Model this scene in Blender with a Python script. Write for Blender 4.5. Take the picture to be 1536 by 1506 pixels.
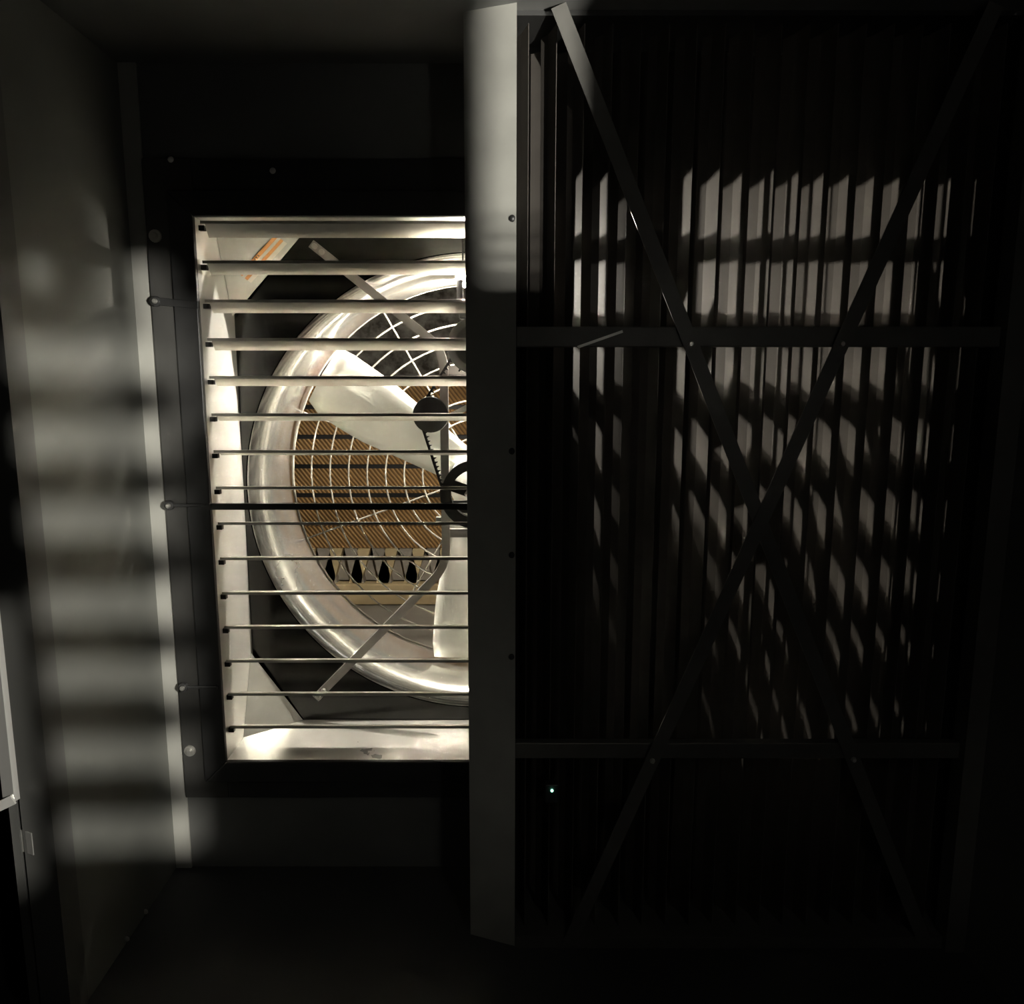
import bpy, bmesh, math, random
from mathutils import Vector, Matrix

random.seed(4)
for o in list(bpy.data.objects):
    bpy.data.objects.remove(o)
SC = bpy.context.scene
COL = SC.collection

# ------------------------------------------------------------------ camera
D = 1.85                      # metres from the camera to the shutter wall
EYE = 0.677 * D               # camera height over the floor
F = 1180.0                    # focal length in pixels of the 1536 x 1506 frame
PITCH = math.radians(9.24)
CX, CY = 757.0, 753.0
cam_d = bpy.data.cameras.new('camera')
cam = bpy.data.objects.new('camera', cam_d)
COL.objects.link(cam)
cam.location = (0, 0, EYE)
cam.rotation_euler = (math.radians(90) - PITCH, 0, 0)
cam_d.sensor_fit = 'HORIZONTAL'
cam_d.sensor_width = 36
cam_d.lens = F / 1536 * 36
cam_d.shift_x = (768 - CX) / 1536
cam_d.clip_start = 0.02
SC.camera = cam

# ------------------------------------------------------------------ world, exposure
world = bpy.data.worlds.new('night')
SC.world = world
world.use_nodes = True
world.node_tree.nodes['Background'].inputs[0].default_value = (0.5, 0.55, 0.6, 1)
world.node_tree.nodes['Background'].inputs[1].default_value = 0.0
SC.view_settings.view_transform = 'Standard'
SC.view_settings.look = 'None'
SC.view_settings.exposure = 0.0
SC.view_settings.gamma = 1.0
SC.view_settings.use_curve_mapping = False
SC.cycles.max_bounces = 10
SC.cycles.diffuse_bounces = 6
SC.cycles.glossy_bounces = 8
SC.cycles.sample_clamp_indirect = 0.0
SC.cycles.blur_glossy = 0.0
SC.cycles.use_guiding = True
SC.cycles.use_surface_guiding = True
SC.cycles.guiding_training_samples = 64
SC.cycles.use_denoising = True
BULB_STRENGTH = 34000.0
ADDED_CEILING_STRENGTH = 52.0
ADDED_LANTERN_STRENGTH = 570000.0


# ------------------------------------------------------------------ helpers
def W(x, y, z):
    """units of D, relative to the camera's eye level -> metres"""
    return Vector((x * D, y * D, EYE + z * D))


def ray(u, v):
    dx = (u - CX) / F
    dy = (v - CY) / F
    y = math.cos(PITCH) - dy * math.sin(PITCH)
    z = -math.sin(PITCH) - dy * math.cos(PITCH)
    return dx / y, z / y


def PX(u, v, depth):
    """photo pixel on the vertical plane `depth` (units of D) from the camera"""
    a, b = ray(u, v)
    return W(a * depth, depth, b * depth)


class MB:
    """collects geometry in world metres"""
    def __init__(self):
        self.v, self.f = [], []

    def add(self, vs, fs):
        n = len(self.v)
        self.v += [Vector(p) for p in vs]
        self.f += [tuple(i + n for i in f) for f in fs]
        return self

    def box(self, a, b):
        x0, y0, z0 = a
        x1, y1, z1 = b
        if x0 > x1: x0, x1 = x1, x0
        if y0 > y1: y0, y1 = y1, y0
        if z0 > z1: z0, z1 = z1, z0
        return self.add([(x0, y0, z0), (x1, y0, z0), (x1, y1, z0), (x0, y1, z0),
                         (x0, y0, z1), (x1, y0, z1), (x1, y1, z1), (x0, y1, z1)],
                        [(0, 3, 2, 1), (4, 5, 6, 7), (0, 1, 5, 4), (1, 2, 6, 5), (2, 3, 7, 6), (3, 0, 4, 7)])

    def bar(self, a, b, side, w, t):
        """straight bar a->b, width w along `side`, thickness t"""
        a, b = Vector(a), Vector(b)
        d = (b - a).normalized()
        s = (Vector(side) - d * Vector(side).dot(d)).normalized()
        n = d.cross(s)
        vs = []
        for p in (a, b):
            for i, j in ((-1, -1), (1, -1), (1, 1), (-1, 1)):
                vs.append(p + s * (i * w / 2) + n * (j * t / 2))
        return self.add(vs, [(3, 2, 1, 0), (4, 5, 6, 7), (0, 1, 5, 4), (1, 2, 6, 5), (2, 3, 7, 6), (3, 0, 4, 7)])

    def tube(self, pts, r, n=6, closed=False):
        pts = [Vector(p) for p in pts]
        m = len(pts)
        rings = []
        for i, p in enumerate(pts):
            if closed:
                d = (pts[(i + 1) % m] - pts[i - 1]).normalized()
            else:
                d = (pts[min(i + 1, m - 1)] - pts[max(i - 1, 0)]).normalized()
            up = Vector((0, 1, 0)) if abs(d.y) < 0.9 else Vector((1, 0, 0))
            s = d.cross(up).normalized()
            q = s.cross(d)
            rings.append([p + s * (r * math.cos(2 * math.pi * k / n)) + q * (r * math.sin(2 * math.pi * k / n)) for k in range(n)])
        vs = [q for rg in rings for q in rg]
        fs = []
        for i in range(m if closed else m - 1):
            j = (i + 1) % m
            for k in range(n):
                fs.append((i * n + k, i * n + (k + 1) % n, j * n + (k + 1) % n, j * n + k))
        if not closed:
            fs.append(tuple(range(n))[::-1])
            fs.append(tuple((m - 1) * n + k for k in range(n)))
        return self.add(vs, fs)

    def lathe(self, prof, c, n=48, axis='y', close=False):
        """prof: list of (r, t) turned round the axis through c"""
        c = Vector(c)
        vs = []
        for r, t in prof:
            for k in range(n):
                a = 2 * math.pi * k / n
                if axis == 'y':
                    vs.append(c + Vector((r * math.cos(a), t, r * math.sin(a))))
                elif axis == 'z':
                    vs.append(c + Vector((r * math.cos(a), r * math.sin(a), t)))
                else:
                    vs.append(c + Vector((t, r * math.cos(a), r * math.sin(a))))
        fs = []
        m = len(prof)
        for i in range(m if close else m - 1):
            j = (i + 1) % m
            for k in range(n):
                fs.append((i * n + k, j * n + k, j * n + (k + 1) % n, i * n + (k + 1) % n))
        if not close:
            if prof[0][0] > 1e-6:
                fs.append(tuple(range(n)))
            if prof[-1][0] > 1e-6:
                fs.append(tuple((m - 1) * n + k for k in range(n))[::-1])
        return self.add(vs, fs)

    def prism(self, poly, axis, t0, t1):
        """extrude a polygon; axis 'x': poly is (y,z), 'y': (x,z), 'z': (x,y)"""
        n = len(poly)

        def p3(p, t):
            return {'x': (t, p[0], p[1]), 'y': (p[0], t, p[1]), 'z': (p[0], p[1], t)}[axis]
        vs = [p3(p, t0) for p in poly] + [p3(p, t1) for p in poly]
        fs = [tuple(range(n))[::-1], tuple(range(n, 2 * n))]
        fs += [(i, (i + 1) % n, n + (i + 1) % n, n + i) for i in range(n)]
        return self.add(vs, fs)

    def strip(self, pts, axis, t0, t1, th):
        """a bent sheet: polyline in section, extruded along axis with thickness th"""
        n = len(pts)
        L, R = [], []
        for i, p in enumerate(pts):
            a = Vector(pts[max(i - 1, 0)])
            b = Vector(pts[min(i + 1, n - 1)])
            d = (b - a).normalized()
            nn = Vector((-d.y, d.x)) * th / 2
            L.append(Vector(p) + nn)
            R.append(Vector(p) - nn)
        return self.prism(L + R[::-1], axis, t0, t1)

    def sheet(self, tri, th):
        a, b, c = [Vector(p) for p in tri[:3]]
        n = (b - a).cross(c - a).normalized() * th
        m = len(tri)
        vs = [Vector(p) for p in tri] + [Vector(p) + n for p in tri]
        fs = [tuple(range(m))[::-1], tuple(range(m, 2 * m))] + [(i, (i + 1) % m, m + (i + 1) % m, m + i) for i in range(m)]
        return self.add(vs, fs)

    def mesh(self, name, off, smooth=False):
        me = bpy.data.meshes.new(name)
        me.from_pydata([tuple(p - off) for p in self.v], [], self.f)
        bm = bmesh.new()
        bm.from_mesh(me)
        bmesh.ops.remove_doubles(bm, verts=bm.verts, dist=1e-6)
        bmesh.ops.recalc_face_normals(bm, faces=bm.faces)
        bm.to_mesh(me)
        bm.free()
        if smooth:
            me.polygons.foreach_set('use_smooth', [True] * len(me.polygons))
            me.set_sharp_from_angle(angle=math.radians(40))
        me.update()
        return me


ORG = {}


def thing(name, label, cat, loc, group=None):
    o = bpy.data.objects.new(name, None)
    o.empty_display_size = 0.05
    COL.objects.link(o)
    o.location = loc
    ORG[o] = Vector(loc)
    o['label'] = label
    o['category'] = cat
    if group:
        o['group'] = group
    return o


def part(name, mb, mat, parent, smooth=False, bevel=0, label=None):
    off = ORG[parent]
    o = bpy.data.objects.new(name, mb.mesh(name, off, smooth))
    COL.objects.link(o)
    o.parent = parent
    ORG[o] = off
    o.data.materials.append(mat)
    if bevel:
        m = o.modifiers.new('bevel', 'BEVEL')
        m.width = bevel
        m.segments = 2
        m.limit_method = 'ANGLE'
    if label:
        o['label'] = label
    return o


def single(name, mb, mat, label, cat, base, smooth=False, bevel=0, group=None):
    base = Vector(base)
    o = bpy.data.objects.new(name, mb.mesh(name, base, smooth))
    COL.objects.link(o)
    o.location = base
    ORG[o] = base
    o.data.materials.append(mat)
    o['label'] = label
    o['category'] = cat
    if group:
        o['group'] = group
    if bevel:
        m = o.modifiers.new('bevel', 'BEVEL')
        m.width = bevel
        m.segments = 2
        m.limit_method = 'ANGLE'
    return o


def struct(name, mb, mat, label, cat, smooth=False):
    o = single(name, mb, mat, label, cat, (0, 0, 0), smooth)
    o['kind'] = 'structure'
    return o


def copy_part(src, parent, loc):
    """a copy of a one-mesh part (mesh shared), placed at loc in metres"""
    o = src.copy()
    COL.objects.link(o)
    o.parent = parent
    o.location = Vector(loc) - ORG[parent]
    return o


# ------------------------------------------------------------------ materials
def mat(name, base, rough=0.5, metal=0.0, var=0.0, scale=8.0, stretch=(1, 1, 1), bump=0.0, rvar=0.0, emit=None, es=0.0, spec=0.5):
    m = bpy.data.materials.new(name)
    m.use_nodes = True
    nt = m.node_tree
    b = nt.nodes['Principled BSDF']
    b.inputs['Base Color'].default_value = (*base, 1)
    b.inputs['Roughness'].default_value = rough
    b.inputs['Metallic'].default_value = metal
    b.inputs['Specular IOR Level'].default_value = spec
    if emit:
        b.inputs['Emission Color'].default_value = (*emit, 1)
        b.inputs['Emission Strength'].default_value = es
    if var or bump or rvar:
        tc = nt.nodes.new('ShaderNodeTexCoord')
        mp = nt.nodes.new('ShaderNodeMapping')
        mp.inputs['Scale'].default_value = stretch
        nz = nt.nodes.new('ShaderNodeTexNoise')
        nz.inputs['Scale'].default_value = scale
        nz.inputs['Detail'].default_value = 5
        nt.links.new(tc.outputs['Object'], mp.inputs['Vector'])
        nt.links.new(mp.outputs[0], nz.inputs['Vector'])
        if var:
            mr = nt.nodes.new('ShaderNodeMapRange')
            mr.inputs['From Min'].default_value = 0.3
            mr.inputs['From Max'].default_value = 0.7
            mr.inputs['To Min'].default_value = 1 - var
            mr.inputs['To Max'].default_value = 1 + var
            nt.links.new(nz.outputs['Fac'], mr.inputs['Value'])
            mx = nt.nodes.new('ShaderNodeVectorMath')
            mx.operation = 'SCALE'
            mx.inputs[0].default_value = base
            nt.links.new(mr.outputs[0], mx.inputs['Scale'])
            nt.links.new(mx.outputs[0], b.inputs['Base Color'])
        if rvar:
            rr = nt.nodes.new('ShaderNodeMapRange')
            rr.inputs['From Min'].default_value = 0.3
            rr.inputs['From Max'].default_value = 0.7
            rr.inputs['To Min'].default_value = max(0.03, rough - rvar)
            rr.inputs['To Max'].default_value = rough + rvar
            nt.links.new(nz.outputs['Fac'], rr.inputs['Value'])
            nt.links.new(rr.outputs[0], b.inputs['Roughness'])
        if bump:
            bp = nt.nodes.new('ShaderNodeBump')
            bp.inputs['Strength'].default_value = bump
            bp.inputs['Distance'].default_value = 0.004
            nt.links.new(nz.outputs['Fac'], bp.inputs['Height'])
            nt.links.new(bp.outputs[0], b.inputs['Normal'])
    return m


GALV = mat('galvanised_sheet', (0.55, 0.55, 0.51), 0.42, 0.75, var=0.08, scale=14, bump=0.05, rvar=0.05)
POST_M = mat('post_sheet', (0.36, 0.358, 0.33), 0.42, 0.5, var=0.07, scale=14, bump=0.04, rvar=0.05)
GALV_BRIGHT = mat('bright_galvanised', (0.70, 0.69, 0.66), 0.33, 0.62, var=0.10, scale=5, stretch=(1, 1, 0.25), bump=0.10, rvar=0.08)
GALV_SHADED = mat('orifice_steel_shaded', (0.06, 0.06, 0.058), 0.2, 1.0, var=0.10, scale=5, rvar=0.05)  # near-black base stands in for the dark hall mirrored in the panel
SPUN = mat('spun_steel_ring', (0.66, 0.65, 0.61), 0.22, 0.88, var=0.15, scale=7, stretch=(1, 0.4, 1), bump=0.10, rvar=0.06)
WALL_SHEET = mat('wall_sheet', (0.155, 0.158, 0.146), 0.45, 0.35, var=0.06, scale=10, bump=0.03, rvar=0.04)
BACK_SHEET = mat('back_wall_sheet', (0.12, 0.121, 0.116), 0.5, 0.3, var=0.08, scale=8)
STRIP_M = mat('corner_strip_lit', (0.34, 0.337, 0.31), 0.5, 0.15, var=0.05, scale=10)  # paler than the walls, the light in the corner put into the colour
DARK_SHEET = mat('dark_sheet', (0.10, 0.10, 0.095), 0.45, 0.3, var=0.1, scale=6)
SLAT_M = mat('slat_metal', (0.72, 0.70, 0.64), 0.34, 0.8, var=0.05, scale=10, stretch=(0.15, 1, 1))
BLACK_FRAME = mat('black_frame', (0.035, 0.035, 0.035), 0.3, 0.2, var=0.15, scale=12, bump=0.06)
STILE_M = mat('lit_stile', (0.06, 0.059, 0.056), 0.38, 0.3, var=0.35, scale=9, stretch=(1, 1, 0.4))  # lighter than the rails, the light on the stiles put into the colour
BLACK = mat('black_plastic', (0.012, 0.012, 0.012), 0.45)
RUBBER = mat('belt_rubber', (0.02, 0.018, 0.02), 0.6)
VANE_M = mat('vane_plastic', (0.050, 0.045, 0.040), 0.8, var=0.1, scale=20, spec=0.15)
TRAP_STEEL = mat('trap_steel', (0.07, 0.068, 0.062), 0.5, 0.3, var=0.1, scale=20)
BLADE_M = mat('blade_paint', (0.84, 0.85, 0.79), 0.35, 0.1)
WIRE_M = mat('guard_wire', (0.36, 0.33, 0.28), 0.5, 0.2)
ARM_M = mat('arm_steel', (0.42, 0.40, 0.38), 0.4, 0.5, var=0.08, scale=30)
MOTOR_M = mat('motor_grey', (0.12, 0.12, 0.115), 0.45, 0.3)
BOLT_M = mat('bolt_zinc', (0.6, 0.59, 0.55), 0.35, 0.8)
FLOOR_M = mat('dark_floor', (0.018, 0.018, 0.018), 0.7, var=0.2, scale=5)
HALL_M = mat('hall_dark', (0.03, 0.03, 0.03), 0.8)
CONCRETE = mat('concrete_floor', (0.30, 0.28, 0.24), 0.8, var=0.12, scale=6)
PINE = mat('pine_wood', (0.55, 0.43, 0.24), 0.65, var=0.12, scale=4, stretch=(0.3, 4, 4))
PALLET_GREY = mat('shade_grey_wood', (0.30, 0.265, 0.22), 0.75, var=0.15, scale=6, stretch=(0.3, 3, 3))  # grey of every other block stands in for shade
LANTERN_M = mat('added_lantern_filament', (1, 1, 1), 0.5, emit=(1.0, 0.96, 0.86), es=ADDED_LANTERN_STRENGTH)
BULB_M = mat('lit_bulb', (1, 1, 1), 0.5, emit=(1.0, 0.93, 0.80), es=BULB_STRENGTH)
TUBE_M = mat('added_light_tube', (1, 1, 1), 0.5, emit=(1.0, 0.92, 0.78), es=ADDED_CEILING_STRENGTH)
LED_M = mat('green_led', (0.1, 0.8, 0.5), 0.4, emit=(0.35, 1.0, 0.7), es=3.0)
STICKER_W = mat('sticker_white', (0.72, 0.68, 0.60), 0.5)
STICKER_O = mat('sticker_orange', (0.72, 0.33, 0.10), 0.5)
INK = mat('sticker_ink', (0.12, 0.07, 0.04), 0.5)


def mottled():
    m = bpy.data.materials.new('mottled_wall')
    m.use_nodes = True
    nt = m.node_tree
    b = nt.nodes['Principled BSDF']
    b.inputs['Roughness'].default_value = 0.85
    tc = nt.nodes.new('ShaderNodeTexCoord')
    n1 = nt.nodes.new('ShaderNodeTexNoise')
    n1.inputs['Scale'].default_value = 9
    n1.inputs['Detail'].default_value = 6
    n1.inputs['Roughness'].default_value = 0.65
    cr = nt.nodes.new('ShaderNodeValToRGB')
    cr.color_ramp.elements[0].position = 0.36
    cr.color_ramp.elements[0].color = (0.08, 0.066, 0.05, 1)
    cr.color_ramp.elements[1].position = 0.62
    cr.color_ramp.elements[1].color = (0.40, 0.38, 0.33, 1)
    nt.links.new(tc.outputs['Object'], n1.inputs['Vector'])
    nt.links.new(n1.outputs['Fac'], cr.inputs['Fac'])
    nt.links.new(cr.outputs[0], b.inputs['Base Color'])
    bp = nt.nodes.new('ShaderNodeBump')
    bp.inputs['Strength'].default_value = 0.6
    bp.inputs['Distance'].default_value = 0.02
    nt.links.new(n1.outputs['Fac'], bp.inputs['Height'])
    nt.links.new(bp.outputs[0], b.inputs['Normal'])
    return m


MOTTLED = mottled()

# ------------------------------------------------------------------ the setting
XL, XR = -0.456, 0.545          # side walls of the fan bay
ZF, ZC = -0.677, 0.362          # floor and ceiling
YJ = 0.729                      # front edge of the left side wall
OX0, OX1, OZ0, OZ1 = -0.375, 0.294, -0.515, 0.187      # shutter opening
TH = 0.002 * D
FX0_ = -.434


def wbox(a, b):
    return MB().box(W(*a), W(*b))


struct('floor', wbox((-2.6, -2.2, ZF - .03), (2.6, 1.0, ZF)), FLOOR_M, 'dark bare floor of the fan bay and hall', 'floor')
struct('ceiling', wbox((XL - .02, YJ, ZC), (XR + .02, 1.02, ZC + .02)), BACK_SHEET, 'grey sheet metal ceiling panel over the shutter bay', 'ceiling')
mb = MB()
e = .0025
for a, b in (((-2.6, 1.0, ZF), (OX0 - e, 1.008, .85)), ((OX1 + e, 1.0, ZF), (2.6, 1.008, .85)),
             ((OX0 - e, 1.0, ZF), (OX1 + e, 1.008, OZ0 - e)), ((OX0 - e, 1.0, OZ1 + e), (OX1 + e, 1.008, .85))):
    mb.box(W(*a), W(*b))
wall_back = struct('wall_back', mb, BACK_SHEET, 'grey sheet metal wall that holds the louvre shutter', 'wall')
wall_left = struct('wall_left', wbox((XL - .012, YJ, ZF), (XL, 1.0, ZC)), WALL_SHEET, 'smooth sheet metal side wall striped by light from the added lantern', 'wall')
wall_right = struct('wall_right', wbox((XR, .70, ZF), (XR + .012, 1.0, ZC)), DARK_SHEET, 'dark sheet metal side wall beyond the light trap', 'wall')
# hall around the camera
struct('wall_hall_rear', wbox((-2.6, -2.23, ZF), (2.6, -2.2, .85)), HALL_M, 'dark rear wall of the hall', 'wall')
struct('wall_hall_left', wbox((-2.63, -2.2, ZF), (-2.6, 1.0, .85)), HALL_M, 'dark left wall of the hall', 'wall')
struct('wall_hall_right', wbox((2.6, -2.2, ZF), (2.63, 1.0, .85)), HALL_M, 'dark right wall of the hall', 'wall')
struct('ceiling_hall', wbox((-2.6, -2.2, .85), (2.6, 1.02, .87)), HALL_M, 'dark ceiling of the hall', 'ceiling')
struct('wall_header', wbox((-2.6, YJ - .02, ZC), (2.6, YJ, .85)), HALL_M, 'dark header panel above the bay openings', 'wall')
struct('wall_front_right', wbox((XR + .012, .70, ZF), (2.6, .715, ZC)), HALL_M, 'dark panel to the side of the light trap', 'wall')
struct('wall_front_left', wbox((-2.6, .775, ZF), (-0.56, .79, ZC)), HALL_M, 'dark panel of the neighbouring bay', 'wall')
# trims: left jamb, angled post, right jamb
trim_1 = struct('trim_1', MB().strip([W(-.4845, .745, 0).xy, W(-.4845, .728, 0).xy, W(XL + .0015, .728, 0).xy, W(XL + .0015, .76, 0).xy],
                                     'z', W(0, 0, ZF).z, W(0, 0, ZC).z, TH * .5), DARK_SHEET, 'folded sheet metal jamb on the front edge of the striped wall', 'jamb')
PA, PB = (0.0119, .846), (-.0415, .866)
trim_2 = struct('trim_2', MB().strip([W(PA[0] - .001, PA[1] + .03, 0).xy, W(PA[0], PA[1], 0).xy, W(PB[0], PB[1], 0).xy, W(-.036, .90, 0).xy],
                                     'z', W(0, 0, ZF).z, W(0, 0, ZC).z, TH * .5), POST_M, 'tall galvanised post between the open bay and the light trap', 'post')
trim_4 = struct('trim_4', wbox((XL, .9965, ZF), (FX0_ - .0008, .9995, ZC)), STRIP_M, 'flat metal strip, coloured pale as if lit, in the corner beside the shutter frame', 'trim')
trim_3 = struct('trim_3', wbox((.522, .835, ZF), (.545, .86, ZC)), TRAP_STEEL, 'dark upright at the far side of the light trap', 'jamb')


def screw_mesh(r):
    return MB().lathe([(0, -r * .55), (r * .55, -r * .5), (r, -r * .15), (r * 1.15, 0)], (0, 0, 0), 12)


def screws(parent, pts, r, m, name='screw'):
    first = None
    for p in pts:
        if first is None:
            first = part(name, screw_mesh(r), m, parent, True)
            first.data.transform(Matrix.Translation(ORG[parent]))
            first.location = Vector(p) - ORG[parent]
        else:
            copy_part(first, parent, p)


screws(wall_back, [PX(188, 129, .999), PX(197, 238, .999)] + [PX(u, v, .999) for u, v in ((268, 1218), (272, 1295), (266, 1338))], .0075, BOLT_M)
screws(trim_2, [W(.0080, .8467, ray(765, v)[1] * .845) for v in (327, 677, 833, 986)], .006, BLACK)
screws(wall_left, [W(XL + .001, y, z) for y, z in ((.9, -.672), (.85, -.671))], .006, BOLT_M)

# back room beyond the fan
struct('floor_back', wbox((-2.6, 1.008, ZF - .03), (2.6, 3.6, ZF)), CONCRETE, 'grey concrete floor of the room beyond the fan', 'floor')
struct('wall_far', wbox((-2.6, 3.3, ZF), (2.6, 3.34, 1.3)), MOTTLED, 'mottled grey rough wall behind the stacked pads', 'wall')
struct('wall_far_left', wbox((-2.63, 1.008, ZF), (-2.6, 3.3, 1.3)), MOTTLED, 'mottled left wall of the room beyond the fan', 'wall')
struct('wall_far_right', wbox((2.6, 1.008, ZF), (2.63, 3.3, 1.3)), MOTTLED, 'mottled right wall of the room beyond the fan', 'wall')
struct('ceiling_back', wbox((-2.6, 1.008, 1.3), (2.6, 3.34, 1.33)), HALL_M, 'dark ceiling of the room beyond the fan', 'ceiling')
struct('wall_above_fan', wbox((-2.6, 1.0, .85), (2.6, 1.008, 1.3)), HALL_M, 'upper wall over the fan', 'wall')
lamp2 = thing('added_ceiling_light', 'added light, unseen under the ceiling of the room beyond the fan', 'light', W(-.1, 1.95, 1.24))  # unseen light added to brighten the pads and wall beyond the fan
part('body', wbox((-.35, 1.90, 1.27), (.15, 2.0, 1.3)), GALV, lamp2)
part('tube', MB().tube([W(-.33, 1.95, 1.255), W(.13, 1.95, 1.255)], .018, 10), TUBE_M, lamp2, True)

# ------------------------------------------------------------------ louvre shutter
FX0, FX1, FZ0, FZ1 = -.434, .353, -.569, .254
sh = thing('louvre_shutter', 'black framed louvre shutter with open metal slats, lit from behind', 'shutter', W((OX0 + OX1) / 2, .985, OZ0))
YF = .996
Yp = .988      # front of the raised inner band
M1 = (OX0 + FX0) / 2


def rail(x0, x1, z0, z1, y0, y1):
    return wbox((x0, y0, z0), (x1, y1, z1))


for nm, r in (('frame_stile', (FX0, OX0, FZ0, FZ1)), ('frame_stile', (OX1, FX1, FZ0, FZ1)),
              ('frame_rail', (OX0, OX1, OZ1, FZ1)), ('frame_rail', (OX0, OX1, FZ0, OZ0))):
    part(nm, rail(r[0], r[1], r[2], r[3], YF - .004, YF - .0003), STILE_M if nm == 'frame_stile' else BLACK_FRAME, sh, bevel=.002)
# raised inner band, mitred look
BW = .030
for nm, pts in (('inner_band', [(OX0 - BW, OZ0 - BW), (OX0, OZ0), (OX0, OZ1), (OX0 - BW, OZ1 + BW)]),
                ('inner_band', [(OX1 + BW, OZ0 - BW), (OX1, OZ0), (OX1, OZ1), (OX1 + BW, OZ1 + BW)]),
                ('inner_band', [(OX0 - BW, OZ1 + BW), (OX0, OZ1), (OX1, OZ1), (OX1 + BW, OZ1 + BW)]),
                ('inner_band', [(OX0 - BW, OZ0 - BW), (OX0, OZ0), (OX1, OZ0), (OX1 + BW, OZ0 - BW)])):
    poly = [(W(x, 0, z).x, W(x, 0, z).z) for x, z in pts]
    part(nm, MB().prism(poly, 'y', Yp * D, (YF - .0035) * D), BLACK_FRAME, sh, bevel=.003)
# slats
NS = 15
PITCHZ = (OZ1 - OZ0) / NS
LIP = .0034
th = .0007
Y0 = 1.003
BANDS = [26, 22, 21, 19.5, 16, 12, 8, 5, 3, -1.5, -2, -2, -2, -2, -2]      # visible depth of each slat in the photo, px
pin = MB().box((-.001, .003 * D, -.0105 * D), (.0065 * D, .010 * D, -.0045 * D))
pin_me = pin.mesh('pivot', Vector((0, 0, 0)))
pin_me.materials.append(BLACK)
for k in range(NS):
    z0 = OZ1 - .0025 - k * PITCHZ
    p0 = W(OX0, Y0, z0)
    SLEN = .0145 if k < 7 else (.017, .020, .026, .030, .032, .034, .034, .034)[k - 7]
    slope = z0 - BANDS[k] / F / SLEN
    sec = [(0, -LIP), (0, 0), (.0015, 0)]
    for i in range(1, 7):
        q = i / 6
        y = .0015 + (SLEN - .0015) * q
        sec.append((y, slope * (y - .0015) - .0008 * math.sin(math.pi * q)))
    sec = [(y * D + p0.y, z * D + p0.z) for y, z in sec]
    # the lip runs the whole width, the plate starts a little inside of it
    m_ = MB().strip(sec[:3], 'x', (OX0 + .003) * D, (OX1 - .003) * D, th * D)
    m_.strip(sec[2:], 'x', (OX0 + .0075) * D, (OX1 - .0075) * D, th * D)
    o = part('slat', m_, SLAT_M, sh)
    for sx in (0, (OX1 - OX0 - .0065) * D + .001):
        q = bpy.data.objects.new('pivot', pin_me)
        COL.objects.link(q)
        q.parent = o
        q.location = p0 + Vector((sx, 0, 0)) - ORG[sh]
part('center_bar', wbox((OX0 - .004, .986, -.1705), (OX1 + .004, .991, -.1625)), BLACK_FRAME, sh)
# quarter-turn latches with bolts
for (u, v, L, big) in ((234, 452, .052, 1), (254, 758, .052, 0), (275, 1031, .045, 0)):
    c = PX(u, v, .985)
    lt = part('latch', MB().bar(c + Vector((.004, 0, 0)), c + Vector((L * D, 0, -.008 if big else 0)), (0, 0, 1), .017 if big else .008, .006)
              .lathe([(.0, -.006), (.011, -.006), (.012, 0), (.012, .006)], c, 14), BLACK_FRAME, sh, bevel=.002)
    part('bolt', MB().lathe([(0, -.013), (.004, -.0125), (.006, -.009), (.006, -.006)], c, 10), BOLT_M, lt, True)
for (u, v) in ((233, 354), (285, 1126)):
    c = PX(u, v, .992)
    w = part('washer', MB().lathe([(0, -.004), (.0135, -.004), (.0145, 0)], c, 18), BOLT_M, sh, True)
    part('bolt', MB().lathe([(0, -.011), (.006, -.0105), (.008, -.004)], c, 10), BOLT_M, w, True)
screws(sh, [PX(256, 239, .991), PX(409, 256, .991)], .006, BOLT_M)

# ------------------------------------------------------------------ fan housing
AX, AZ = -.041, -.165            # fan axis
BXL, BXR, BZ0, BZ1 = -.3755, .2945, -.5155, .1875
YB = 1.120                       # orifice panel
fh = thing('fan_housing', 'shiny galvanised fan housing with a round bell-mouth opening behind the shutter', 'fan housing', W(AX, 1.07, BZ0))
t = .0012
part('side_panel', wbox((BXL - t, .9935, BZ0), (BXL, YB + t, BZ1)), GALV_BRIGHT, fh)
part('side_panel', wbox((BXR, .9935, BZ0), (BXR + t, YB + t, BZ1)), GALV_BRIGHT, fh)
part('bottom_panel', wbox((BXL, .9935, BZ0 - t), (BXR, YB + t, BZ0)), GALV_BRIGHT, fh)
part('top_panel', wbox((BXL, .9935, BZ1), (BXR, YB + t, BZ1 + t)), GALV_BRIGHT, fh)
# orifice panel: square with a round hole, then the rolled lip and the throat
RL, RT = .3290, .300
mb = MB()
n = 96
cs = []
for k in range(n):
    a = 2 * math.pi * k / n
    ca, sa = math.cos(a), math.sin(a)
    s = 1e9
    if ca > 1e-9: s = min(s, (BXR - AX) / ca)
    if ca < -1e-9: s = min(s, (BXL - AX) / ca)
    if sa > 1e-9: s = min(s, (BZ1 - AZ) / sa)
    if sa < -1e-9: s = min(s, (BZ0 - AZ) / sa)
    cs.append((W(AX + RL * ca, YB, AZ + RL * sa), W(AX + s * ca, YB, AZ + s * sa)))
corner = {0: 0}
vs = [c[0] for c in cs] + [c[1] for c in cs]
mb.add(vs, [(k, (k + 1) % n, n + (k + 1) % n, n + k) for k in range(n)])
for cx_, cz_ in ((BXL, BZ0), (BXR, BZ0), (BXL, BZ1), (BXR, BZ1)):
    a = math.atan2(cz_ - AZ, cx_ - AX) % (2 * math.pi)
    k = int(a / (2 * math.pi) * n)
    mb.add([cs[k][1], cs[(k + 1) % n][1], W(cx_, YB, cz_)], [(0, 1, 2)])
part('orifice_panel', mb, GALV_SHADED, fh)
prof = []
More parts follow.
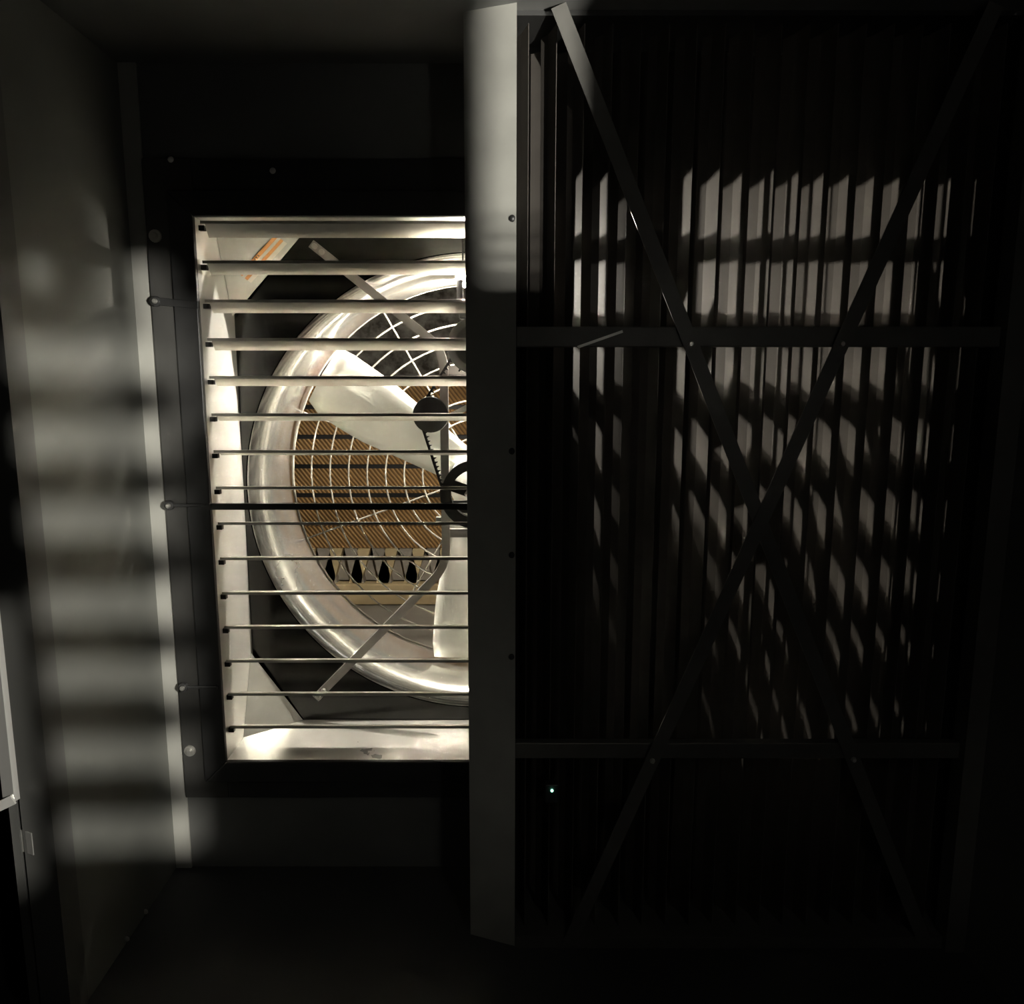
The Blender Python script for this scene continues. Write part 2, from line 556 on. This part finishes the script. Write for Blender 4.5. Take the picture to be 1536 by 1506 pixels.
for i in range(13):
    a = math.pi / 2 * i / 12
    prof.append((RL - (RL - RT) * math.sin(a), YB + .048 * (1 - math.cos(a))))
prof += [(RT, 1.21), (RT + .002, 1.258), (RT + .008, 1.262)]
pp = [(r * D, y * D) for r, y in prof]
outer = [((r + .0015) * D, y * D) for r, y in prof[::-1]]
part('bell_mouth', MB().lathe(pp + outer, (AX * D, 0, EYE + AZ * D), 128, close=True), SPUN, fh, True)
# corner gussets
GA, GY = .109, 1.062
gus = []
for sx, xx in ((1, BXL), (-1, BXR)):
    for sz, zz in ((1, BZ0), (-1, BZ1)):
        A_ = W(xx, 1.112, zz + sz * GA)
        B_ = W(xx + sx * (.071 if sz > 0 else .098), YB - .001, zz)
        C_ = W(xx, GY, zz)
        tri = [C_, B_, A_]
        nrm = (B_ - C_).cross(A_ - C_)
        if nrm.y > 0:
            tri = [C_, A_, B_]
        gus.append((tri, part('corner_gusset', MB().sheet(tri, .0015), GALV, fh)))
# warning label on the upper left gusset
tri, gobj = gus[1]
pn = (tri[1] - tri[0]).cross(tri[2] - tri[0]).normalized()


def on_plane(u, v, p0, pn, lift=.002):
    a, b = ray(u, v)
    d = Vector((a, 1, b))
    o = Vector((0, 0, EYE))
    tt = (p0 - o).dot(pn) / d.dot(pn)
    return o + d * tt + (pn if pn.y < 0 else -pn) * lift


cor = [(376, 424), (430, 365), (413, 348), (358, 410)]
c0, c1, c2, c3 = [Vector(c) for c in cor]


def uvp(s, r):
    """s along the length, r across (0 = outer right edge, 1 = left edge)"""
    return c0 + (c1 - c0) * s + (c3 - c0) * r


def label_quad(s0, s1, r0, r1, lift):
    q = [on_plane(*uvp(a_, b_), tri[0], pn, lift) for a_, b_ in ((s0, r0), (s1, r0), (s1, r1), (s0, r1))]
    if (q[1] - q[0]).cross(q[2] - q[0]).y > 0:
        q = q[::-1]
    return MB().sheet(q, .0004)


STP = part('warning_label', label_quad(0, 1, 0, 1, .003), STICKER_W, gobj, label='orange and white warning label')
for r0, r1 in ((.74, 1.0), (.30, .52)):
    m_ = label_quad(0, 1, r0, r1, .0036)
    o = bpy.data.objects.new('orange_stripe', m_.mesh('orange_stripe', ORG[fh]))
    COL.objects.link(o)
    o.parent = gobj
    o.data.materials.append(STICKER_O)
for k in range(5):
    m_ = label_quad(.28 + .05 * k, .305 + .05 * k, .80, .94, .0042)
    o = bpy.data.objects.new('printed_letter', m_.mesh('printed_letter', ORG[fh]))
    COL.objects.link(o)
    o.parent = gobj
    o.data.materials.append(INK)

# ------------------------------------------------------------------ support arms
arms = []
for s in (-1, 1):
    def mx(x): return AX + s * abs(x - AX)
    pts = [(mx(-.263), YB - .0095, .175), (mx(-.084), 1.098, .033), (mx(-.084), 1.098, -.273), (mx(-.282), YB - .0095, -.478)]
    if s > 0:
        pts[0] = (.0015, 1.099, .052)
    P = [W(*p) for p in pts]
    # rounded bends
    path = [P[0]]
    for i in (1, 2):
        a = (P[i - 1] - P[i]).normalized() * .05
        b = (P[i + 1] - P[i]).normalized() * .05
        for k in range(7):
            q = k / 6
            path.append(P[i] + a * (1 - q) ** 2 + b * q ** 2)
    path.append(P[3])
    m_ = MB()
    vs, fs = [], []
    w, tt = .0115 * D, .005
    for i, p in enumerate(path):
        d = (path[min(i + 1, len(path) - 1)] - path[max(i - 1, 0)]).normalized()
        sd = d.cross(Vector((0, 1, 0))).normalized()
        nn = Vector((0, 1, 0))
        # channel section, open to the back
        for (i_, j_) in ((-1, 3.2), (-1, 0), (1, 0), (1, 3.2), (.75, 3.2), (.75, 1), (-.75, 1), (-.75, 3.2)):
            vs.append(p + sd * (i_ * w / 2) + nn * (j_ * tt))
    for i in range(len(path) - 1):
        for k in range(8):
            fs.append((i * 8 + k, i * 8 + (k + 1) % 8, (i + 1) * 8 + (k + 1) % 8, (i + 1) * 8 + k))
    fs.append(tuple(range(8)))
    fs.append(tuple((len(path) - 1) * 8 + k for k in range(8)))
    m_.add(vs, fs)
    ob = part('support_arm', m_, ARM_M, fh)
    arms.append((P, ob))
    for e, nx in ((P[0], P[1]), (P[3], P[2])):
        for q in (.012, .035):
            c = e + (nx - e).normalized() * q
            part('bolt', MB().lathe([(0, -.010), (.006, -.010), (.0075, -.006), (.0075, .001)], c, 8), BOLT_M, ob, True)
for z in (.005, -.225):
    part('cross_tie', wbox((-.084, 1.104, z - .006), (AX * 2 + .084, 1.110, z + .006)), ARM_M, fh)
for z in (-.205,):
    for sx in (-.0935, -.0745):
        part('clamp_nut', wbox((sx - .004, 1.094, z - .005), (sx + .004, 1.104, z + .005)), BOLT_M, fh, bevel=.002)
part('bearing_block', MB().lathe([(0, -.03), (.022, -.03), (.03, -.01), (.03, .03), (0, .03)], W(AX, 1.115, AZ), 24), MOTOR_M, fh, True)
part('bearing_plate', wbox((-.084, 1.101, AZ - .03), (AX * 2 + .084, 1.104, AZ - .012)), MOTOR_M, fh)

# ------------------------------------------------------------------ propeller with driven pulley
pr = thing('fan_propeller', 'white three-bladed fan propeller with black driven pulley', 'propeller', W(AX, 1.26, AZ))
c = W(AX, 0, AZ)
hub = part('hub', MB().lathe([(0, 1.186 * D), (.035 * D, 1.186 * D), (.045 * D, 1.194 * D), (.045 * D, 1.244 * D), (0, 1.244 * D)], c, 32), BLADE_M, pr, True)
part('shaft', MB().lathe([(0, 1.065 * D), (.008 * D, 1.065 * D), (.008 * D, 1.248 * D), (0, 1.248 * D)], c, 16), BOLT_M, pr, True)
for i, ang in enumerate((146, 266, 26)):
    a = math.radians(ang)
    er = Vector((math.cos(a), 0, math.sin(a)))
    et = Vector((-math.sin(a), 0, math.cos(a)))
    vs, fs = [], []
    NR, NT = 10, 8
    for ir in range(NR + 1):
        q = ir / NR
        r = .03 + (.288 - .03) * q
        tw = math.radians(28 - 14 * q)
        wl = .030 + .028 * min(1, q * 1.6)        # leading half-width
        wt = .040 + .018 * min(1, q * 1.6)
        if ir == NR:
            wl -= .012
            wt -= .004
        for it in range(NT + 1):
            s_ = -wt + (wl + wt) * it / NT
            camber = .008 * (1 - (2 * it / NT - 1) ** 2) + (.004 if it == NT // 2 else 0)
            rr = r
            vs.append(W(AX, 1.222, AZ) + er * (rr * D) + et * (s_ * D * math.cos(tw)) + Vector((0, 1, 0)) * ((s_ * math.sin(tw) - camber) * D))
    for ir in range(NR):
        for it in range(NT):
            p = ir * (NT + 1) + it
            fs.append((p, p + 1, p + NT + 2, p + NT + 1))
    m_ = MB().add(vs, fs)
    bl = part('blade', m_, BLADE_M, pr, True)
    so = bl.modifiers.new('thick', 'SOLIDIFY')
    so.thickness = .003
pu = part('driven_pulley', MB().lathe([(.034 * D, 1.122 * D), (.047 * D, 1.122 * D), (.044 * D, 1.128 * D), (.047 * D, 1.134 * D), (.034 * D, 1.134 * D)], c, 48, close=True), BLACK, pr, True)
for k in range(3):
    a = math.radians(40 + 120 * k)
    er = Vector((math.cos(a), 0, math.sin(a)))
    part('spoke', MB().bar(W(AX, 1.128, AZ) + er * .01, W(AX, 1.128, AZ) + er * (.036 * D), er.cross(Vector((0, 1, 0))), .03, .012), BLACK, pu)
part('pulley_hub', MB().lathe([(0, 1.114 * D), (.012 * D, 1.114 * D), (.015 * D, 1.121 * D), (.015 * D, 1.136 * D), (0, 1.136 * D)], c, 6), BOLT_M, pu)

# ------------------------------------------------------------------ motor, belt and tensioner
MXc, MZc = -.038, .036
mo = thing('fan_motor', 'grey electric motor with small pulley above the fan hub', 'motor', W(MXc, 1.085, MZc - .04))
c = W(MXc, 0, MZc)
part('motor_body', MB().lathe([(0, 1.064 * D), (.026 * D, 1.064 * D), (.036 * D, 1.070 * D), (.037 * D, 1.098 * D), (.030 * D, 1.104 * D), (0, 1.104 * D)], c, 32), MOTOR_M, mo, True, bevel=.002)
part('terminal_box', wbox((MXc - .02, 1.07, MZc + .034), (MXc + .02, 1.092, MZc + .05)), MOTOR_M, mo, bevel=.003)
part('mount_plate', wbox((-.074, 1.1005, MZc - .043), (-.006, 1.150, MZc - .038)), ARM_M, mo)
part('motor_shaft', MB().lathe([(0, 1.1 * D), (.006 * D, 1.1 * D), (.006 * D, 1.14 * D), (0, 1.14 * D)], c, 12), BOLT_M, mo)
part('motor_pulley', MB().lathe([(0, 1.122 * D), (.020 * D, 1.122 * D), (.0175 * D, 1.128 * D), (.020 * D, 1.134 * D), (0, 1.134 * D)], c, 28), BLACK, mo, True)
for k in range(8):
    a = 2 * math.pi * k / 8 + .2
    part('cooling_fin', MB().bar(c + Vector((math.cos(a) * .037 * D, 1.074 * D, math.sin(a) * .037 * D)), c + Vector((math.cos(a) * .037 * D, 1.096 * D, math.sin(a) * .037 * D)), (math.cos(a), 0, math.sin(a)), .008, .004), MOTOR_M, mo)
# belt path: small pulley -> idler (pushes the left run outwards) -> big pulley
belt = []
ID = (-.100, -.055, .018)


def arc(cx_, cz_, r, a0, a1, n_):
    for k in range(n_ + 1):
        a = math.radians(a0 + (a1 - a0) * k / n_)
        belt.append((cx_ + r * math.cos(a), cz_ + r * math.sin(a)))


arc(MXc, MZc, .021, 0, 150, 12)
arc(ID[0], ID[1], ID[2], 150, 195, 5)
arc(AX, AZ, .048, 168, 360, 18)
# resample
loop = []
for i in range(len(belt)):
    a, b = Vector(belt[i]), Vector(belt[(i + 1) % len(belt)])
    L = (b - a).length
    nn = max(1, int(L / .006))
    for k in range(nn):
        loop.append(a + (b - a) * k / nn)
m_ = MB()
vs, fs = [], []
N = len(loop)
for i, p in enumerate(loop):
    d = (loop[(i + 1) % N] - loop[i - 1]).normalized()
    nrm = Vector((d.y, -d.x)) * .0015
    for (sg, yy) in ((-1, 1.1235), (1, 1.1235), (1, 1.1325), (-1, 1.1325)):
        q = p + nrm * sg
        vs.append(W(q.x, yy, q.y))
for i in range(N):
    j = (i + 1) % N
    for k in range(4):
        fs.append((i * 4 + k, i * 4 + (k + 1) % 4, j * 4 + (k + 1) % 4, j * 4 + k))
bt = single('drive_belt', MB().add(vs, fs), RUBBER, 'black cogged rubber belt running over the fan pulleys', 'belt', W(AX, 1.128, AZ - .05))
m_ = MB()
for i in range(0, N):
    p = loop[i]
    q = loop[(i + 1) % N]
    d = (q - p).normalized()
    nrm = Vector((-d.y, d.x))          # towards the inside of the loop
    b0 = p + (q - p) * .25
    b1 = p + (q - p) * .75
    tip = (p + q) / 2 + nrm * .0055
    s0 = b0 + nrm * .001
    s1 = b1 + nrm * .001
    A3 = [W(x.x, y, x.y) for y in (1.124, 1.132) for x in (s0, s1, tip)]
    m_.add(A3, [(0, 1, 2), (5, 4, 3), (0, 3, 4, 1), (1, 4, 5, 2), (2, 5, 3, 0)])
bo = part('belt_cogs', m_, RUBBER, bt)
bo['kind'] = 'stuff'
te = thing('belt_tensioner', 'round black belt idler beside the hub on a swing arm', 'pulley', W(ID[0], 1.09, ID[1] - .02))
part('idler_cover', MB().lathe([(0, 1.082 * D), (.012 * D, 1.082 * D), (.0235 * D, 1.088 * D), (.024 * D, 1.096 * D), (0, 1.097 * D)], W(-.0985, 0, -.0535), 36), BLACK, te, True)
part('idler_wheel', MB().lathe([(0, 1.097 * D), (.016 * D, 1.097 * D), (.016 * D, 1.134 * D), (0, 1.134 * D)], W(ID[0], 0, ID[1]), 28), BLACK, te, True)
part('swing_arm', MB().bar(W(-.085, 1.092, -.062), W(-.0, 1.092, -.018), (0, 0, 1), .014, .006), BLADE_M, te)

for o in (mo, bt, te, pu):
    o.location.y -= .040 * D
    ORG[o] = ORG[o] - Vector((0, .040 * D, 0))

# ------------------------------------------------------------------ work lamp hung in the housing
LX, LY, LZ = -.0572, 1.166, .1265
wl = thing('work_lamp', 'small bare glowing work lamp hanging inside the fan housing', 'lamp', W(LX, LY, LZ))
part('bulb', MB().lathe([(.0065 * math.sin(math.pi * k / 12), -.0065 * math.cos(math.pi * k / 12)) for k in range(13)], W(LX, LY, LZ), 20, axis='z'), BULB_M, wl, True)
part('socket', MB().lathe([(0, .0062), (.004, .0062), (.006, .008), (.006, .0125), (0, .0125)], W(LX, LY, LZ), 16, axis='z'), BLACK, wl, True)
m_ = MB()
arcs = [math.radians(200 + 60 * k / 8) for k in range(9)]
for k in range(8):
    q = []
    for a in (arcs[k], arcs[k + 1]):
        for rr in (.022, .0228):
            for zz in (-.036, .0115):
                q.append(W(LX, LY, LZ) + Vector((rr * math.cos(a), rr * math.sin(a), zz)))
    m_.add(q, [(0, 1, 3, 2), (4, 6, 7, 5), (0, 4, 5, 1), (2, 3, 7, 6), (0, 2, 6, 4), (1, 5, 7, 3)])
part('added_light_shield', m_, BLACK, wl)  # added to keep the lamp's light off the left wall
part('hanging_wire', MB().tube([W(LX, LY, LZ) + Vector((0, 0, .0115)), W(LX, LY - .02, LZ + .006), W(LX, 1.114, LZ + .03), W(LX, 1.114, BZ1 - .001)], .002, 6), BLACK, wl)

# ------------------------------------------------------------------ wire guard
YG = 1.278
wg = thing('wire_guard', 'round wire fan guard with concentric rings on the discharge side', 'guard', W(AX, YG, AZ - .30))
c = W(AX, YG, AZ)
for i in range(10):
    r = (.3055 - .0303 * i) * D
    part('guard_ring', MB().tube([c + Vector((r * math.cos(2 * math.pi * k / 72), 0, r * math.sin(2 * math.pi * k / 72))) for k in range(72)], .0042 if i == 0 else .0026, 6, True), WIRE_M, wg, True)
for k in range(9):
    a0 = a1 = math.radians(200 + 40 * k)
    p0 = c + Vector((.04 * D * math.cos(a0), .004, .04 * D * math.sin(a0)))
    p1 = c + Vector((.308 * D * math.cos(a1), .004, .308 * D * math.sin(a1)))
    part('guard_spoke', MB().tube([p0, p1], .0026, 6), WIRE_M, wg, True)

# ------------------------------------------------------------------ pads on a pallet in the back room
def pad_material():
    m = bpy.data.materials.new('fluted_pad')
    m.use_nodes = True
    nt = m.node_tree
    b = nt.nodes['Principled BSDF']
    b.inputs['Roughness'].default_value = 0.8
    tc = nt.nodes.new('ShaderNodeTexCoord')
    mp = nt.nodes.new('ShaderNodeMapping')
    mp.inputs['Rotation'].default_value = (0, math.radians(38), 0)
    wv = nt.nodes.new('ShaderNodeTexWave')
    wv.bands_direction = 'X'
    wv.inputs['Scale'].default_value = 17
    wv.inputs['Distortion'].default_value = 0.6
    wv.inputs['Detail'].default_value = 1
    cr = nt.nodes.new('ShaderNodeValToRGB')
    cr.color_ramp.elements[0].color = (0.16, 0.09, 0.036, 1)
    cr.color_ramp.elements[1].position = 0.55
    cr.color_ramp.elements[1].color = (0.42, 0.235, 0.085, 1)
    nt.links.new(tc.outputs['Object'], mp.inputs['Vector'])
    nt.links.new(mp.outputs[0], wv.inputs['Vector'])
    nt.links.new(wv.outputs['Fac'], cr.inputs['Fac'])
    nt.links.new(cr.outputs[0], b.inputs['Base Color'])
    bp = nt.nodes.new('ShaderNodeBump')
    bp.inputs['Strength'].default_value = 0.7
    bp.inputs['Distance'].default_value = 0.01
    nt.links.new(wv.outputs['Fac'], bp.inputs['Height'])
    nt.links.new(bp.outputs[0], b.inputs['Normal'])
    return m


PAD_M = pad_material()
YS = 2.27
levels = [562, 607, 652, 696.5, 740, 783, 822]
words = ['topmost', 'second', 'third', 'fourth', 'fifth', 'lowest']
for i in range(6):
    zt = ray(600, levels[i])[1] * YS
    zb = ray(600, levels[i + 1])[1] * YS
    zt -= .0135
    dx = random.uniform(-.01, .01)
    pd = thing('cooling_pad', f'brown fluted cooling pad, {words[i]} layer of the stack on the pallet' if i else 'brown fluted cooling pad, topmost layer of the stack on the pallet', 'cooling pad', W(0, YS, zb), 'cooling pads stacked on the pallet')
    part('fluted_block', MB().box(W(-1.15 + dx, YS + random.uniform(0, .008), zb), W(.95 + dx, YS + .55, zt)), PAD_M, pd)
    if i < 5:
        part('gap_shade_strip', MB().box(W(-1.12 + dx, YS + .012, zt), W(.92 + dx, YS + .54, zt + .0125)), BLACK, pd)  # black strip stands in for the shade in the gap between pads
pl = thing('wooden_pallet', 'pale wooden pallet under the brown pads', 'pallet', W(0, YS, ZF))
zb0 = ray(600, 822)[1] * YS
zb1 = ray(600, 874)[1] * YS
zb2 = ray(600, 904)[1] * YS
part('bottom_board', MB().box(W(-1.15, YS - .02, zb2), W(.95, YS + .02, zb1)), PINE, pl, bevel=.004)
part('bottom_board', MB().box(W(-1.15, YS + .3, zb2), W(.95, YS + .34, zb1)), PINE, pl)
part('deck_board', MB().box(W(-1.15, YS + .03, zb1), W(.95, YS + .52, zb0 - .03)), PALLET_GREY, pl)
x = -1.12
k = 0
while x < .92:
    w = .036
    zz = zb0 - .001
    lean = .03 if k % 2 else -.02
    poly = [(W(x - lean, 0, 0).x, W(0, 0, zb1).z), (W(x + w - lean, 0, 0).x, W(0, 0, zb1).z), (W(x + w, 0, 0).x, W(0, 0, zz).z), (W(x, 0, 0).x, W(0, 0, zz).z)]
    part('slanted_block', MB().prism(poly, 'y', (YS - .005) * D, (YS + .04) * D), PINE if k % 2 else PALLET_GREY, pl)
    x += .040 if k % 2 == 0 else .041
    k += 1

# ------------------------------------------------------------------ light trap
TX0, TX1 = .012, .53
lt = thing('light_trap', 'dark light trap of upright vanes with crossed braces beside the post', 'light trap', W((TX0 + TX1) / 2, .90, ZF))
PV = .0285
near = [(.0243, .8627), (.0174, .8886), (.0103, .9010)]
far = [(.0160, .9315), (-.0115, .9490)]
z0, z1 = W(0, 0, ZF + .012).z, W(0, 0, ZC - .012).z
fv = fb = None
for k in range(0, 19):
    base = k * PV
    for which, poly, nm in ((0, near, 'vane'), (1, far, 'baffle')):
        xs = [p[0] + base for p in poly]
        if min(xs) < TX0 - .03 or max(xs) > TX1 + .01:
            continue
        src = fv if which == 0 else fb
        loc = W(base, 0, 0)
        loc.z = 0
        if src is None:
            m_ = MB().strip([Vector((p[0] * D, p[1] * D)) for p in poly], 'z', z0, z1, .0012)
            src = part(nm, m_, VANE_M, lt)
            src.data.transform(Matrix.Translation(ORG[lt]))
            src.location = loc - ORG[lt]
            if which == 0: fv = src
            else: fb = src
        else:
            copy_part(src, lt, loc)
part('top_rail', wbox((TX0, .862, ZC - .005), (TX1, .955, ZC)), BLACK, lt)
part('bottom_rail', wbox((TX0, .842, ZF), (TX1, .955, ZF + .014)), TRAP_STEEL, lt)
part('side_rail', wbox((TX1 - .004, .842, ZF), (TX1 + .002, .955, ZC)), TRAP_STEEL, lt)
part('side_rail', wbox((TX0 - .004, .875, ZF), (TX0 - .001, .955, ZC)), TRAP_STEEL, lt)
for v, hh in ((505, .0105), (1127, .0095)):
    z = ray(1000, v)[1] * .845
    part('girt', wbox((TX0, .846, z - hh), (TX1, .858, z + hh)), TRAP_STEEL, lt, bevel=.002)
for a, b, y in (((.053, ZC - .004), (.503, ZF + .004), .843), ((.482, ZC - .004), (.075, ZF + .004), .840)):
    br = part('brace', MB().bar(W(a[0], y, a[1]), W(b[0], y, b[1]), (1, 0, 0), .029, .003), TRAP_STEEL, lt)
    for q in (.317, .77):
        p = W(a[0], y - .001, a[1]).lerp(W(b[0], y - .001, b[1]), q)
        part('bolt', MB().lathe([(0, -.006), (.004, -.006), (.006, -.001), (.006, .002)], p, 8), BOLT_M, br, True)
for a, b, y in (((.015, ZC - .004), (.45, ZF + .004), .958), ((.45, ZC - .004), (.015, ZF + .004), .961)):
    part('brace', MB().bar(W(a[0], y, a[1]), W(b[0], y, b[1]), (1, 0, 0), .029, .003), TRAP_STEEL, lt)
# a thin pale bar slanting across the upper girt
part('pale_streak_bar', MB().bar(PX(866, 521, .842), PX(934, 497, .842), (0, 0, 1), .005, .002), GALV, lt)

# ------------------------------------------------------------------ small indicator with a green LED
p = PX(828, 1186, .835)
ind = thing('indicator_box', 'tiny black box with a green light below the lower girt', 'indicator', p + Vector((0, 0, -.03)))
part('case', MB().box(p + Vector((-.014, .002, -.03)), p + Vector((.014, .022, .012))), BLACK, ind, bevel=.002)
part('led', MB().lathe([(.0032 * math.sin(math.pi * k / 8), -.0032 * math.cos(math.pi * k / 8)) for k in range(9)], p, 10), LED_M, ind, True, label='glowing green LED')

# ------------------------------------------------------------------ bright upright at the neighbouring bay
up = thing('steel_upright', 'bright bare steel upright with a slanted strut beside the jamb', 'upright', W(-.489, .72, ZF))
part('channel', MB().strip([W(-.4965, .738, 0).xy, W(-.4965, .722, 0).xy, W(-.4815, .716, 0).xy, W(-.4805, .722, 0).xy], 'z', W(0, 0, -.415).z, W(0, 0, .3).z, .002), GALV_BRIGHT, up)
part('strut', MB().bar(W(-.482, .715, -.412), W(-.56, .715, -.450), (0, 0, 1), .018, .004), GALV_BRIGHT, up)
part('post_leg', MB().box(W(-.4965, .728, ZF), W(-.4885, .736, -.415)), DARK_SHEET, up)
part('foot_bracket', MB().strip([W(-.4885, .731, 0).xy, W(-.474, .7245, 0).xy], 'z', W(0, 0, -.478).z, W(0, 0, -.454).z, .002), GALV_BRIGHT, up)

# ------------------------------------------------------------------ added lantern, unseen, slots cut for stripes, post, strip and upright
QX, QY, QZ = .34, -.01, .0
ln = thing('added_lantern', 'unseen added lantern with slots cut to shape its light', 'lantern', W(QX, QY, ZF))
qc = W(QX, QY, QZ)
part('filament', MB().lathe([(.004 * math.sin(math.pi * k / 8), -.004 * math.cos(math.pi * k / 8)) for k in range(9)], qc, 12, axis='z'), LANTERN_M, ln, True)
RS = .20
SLOT = [.0173, -.0828, -.186, -.2977, -.3945, -.505, -.6168]     # height over depth of each bar of light


def shell_quad(m_, a0, a1, t0, t1):
    """plate between azimuths a0..a1 (radians, left of the y axis) and slopes t0..t1 measured along y"""
    vs = []
    for rr in (RS, RS + .002):
        for a, t_ in ((a0, t0), (a1, t0), (a1, t1), (a0, t1)):
            y = rr * math.cos(a)
            vs.append(qc + Vector((-rr * math.sin(a), y, t_ * y)))
    m_.add(vs, [(0, 3, 2, 1), (4, 5, 6, 7), (0, 1, 5, 4), (1, 2, 6, 5), (2, 3, 7, 6), (3, 0, 4, 7)])


DEG = math.radians(1)
WL0, WL1 = 36.9 * DEG, 46.6 * DEG
m_ = MB()
HA0, HA1, HT0, HT1 = 43.9 * DEG, 45.3 * DEG, .108, .132
WS = 38.25 * DEG                 # azimuth of the corner strip; the bars are thinner there
shell_quad(m_, WS, WL1, SLOT[0] + .026, HT0)
shell_quad(m_, WS, HA0, HT0, HT1)
shell_quad(m_, HA1, WL1, HT0, HT1)
shell_quad(m_, WL0, WL1, HT1, 1.2)
for i in range(6):
    shell_quad(m_, WS, WL1, SLOT[i + 1] + .023, SLOT[i] - .021)
    mid_ = (SLOT[i + 1] + SLOT[i]) / 2
    shell_quad(m_, WL0, WS, mid_ - .017, mid_ + .017)
shell_quad(m_, WL0, WL1, -1.6, SLOT[6] - .024)
shell_quad(m_, WL1, 48.15 * DEG, -1.6, 1.2)
shell_quad(m_, 48.15 * DEG, 49.6 * DEG, -.30, 1.2)
shell_quad(m_, 48.15 * DEG, 49.6 * DEG, -1.6, -.70)
shell_quad(m_, 49.6 * DEG, 75 * DEG, -1.6, 1.2)
WP0, WP1 = 17.3 * DEG, 22.5 * DEG
shell_quad(m_, WP1, 35.9 * DEG, -1.6, 1.2)
shell_quad(m_, 35.9 * DEG, WL0, .085, 1.2)
shell_quad(m_, 35.9 * DEG, WL0, -1.6, -.065)
for t0_, t1_ in ((-1.6, .115), (.121, .136), (.146, .158), (.172, .181)):
    shell_quad(m_, WP0, WP1, t0_, t1_)
shell_quad(m_, -5 * DEG, WP0, -1.6, 1.2)
for k in range(6):
    shell_quad(m_, (-5 - 13 * k) * DEG, (-5 - 13 * (k + 1)) * DEG, -1.6, 1.2)
part('slotted_shell', m_, BLACK, ln)
part('back_shell', MB().box(qc + Vector((-.20, -.21, -.34)), qc + Vector((.20, -.205, .26))), BLACK, ln)
part('side_shell', MB().box(qc + Vector((-.21, -.21, -.34)), qc + Vector((-.195, .06, .26))), BLACK, ln)
part('side_shell', MB().box(qc + Vector((.195, -.21, -.34)), qc + Vector((.21, .06, .26))), BLACK, ln)
part('bottom_plate', MB().box(qc + Vector((-.21, -.21, -.35)), qc + Vector((.21, .21, -.34))), BLACK, ln)
part('top_plate', MB().box(qc + Vector((-.21, -.21, .26)), qc + Vector((.21, .21, .27))), BLACK, ln)
part('stand_pole', MB().lathe([(0, -1.25), (.02, -1.25), (.02, -.35), (0, -.35)], qc, 14, axis='z'), BLACK, ln)
part('stand_foot', MB().lathe([(0, -1.2524), (.18, -1.2524), (.17, -1.235), (.03, -1.225), (0, -1.225)], qc, 28, axis='z'), BLACK, ln)
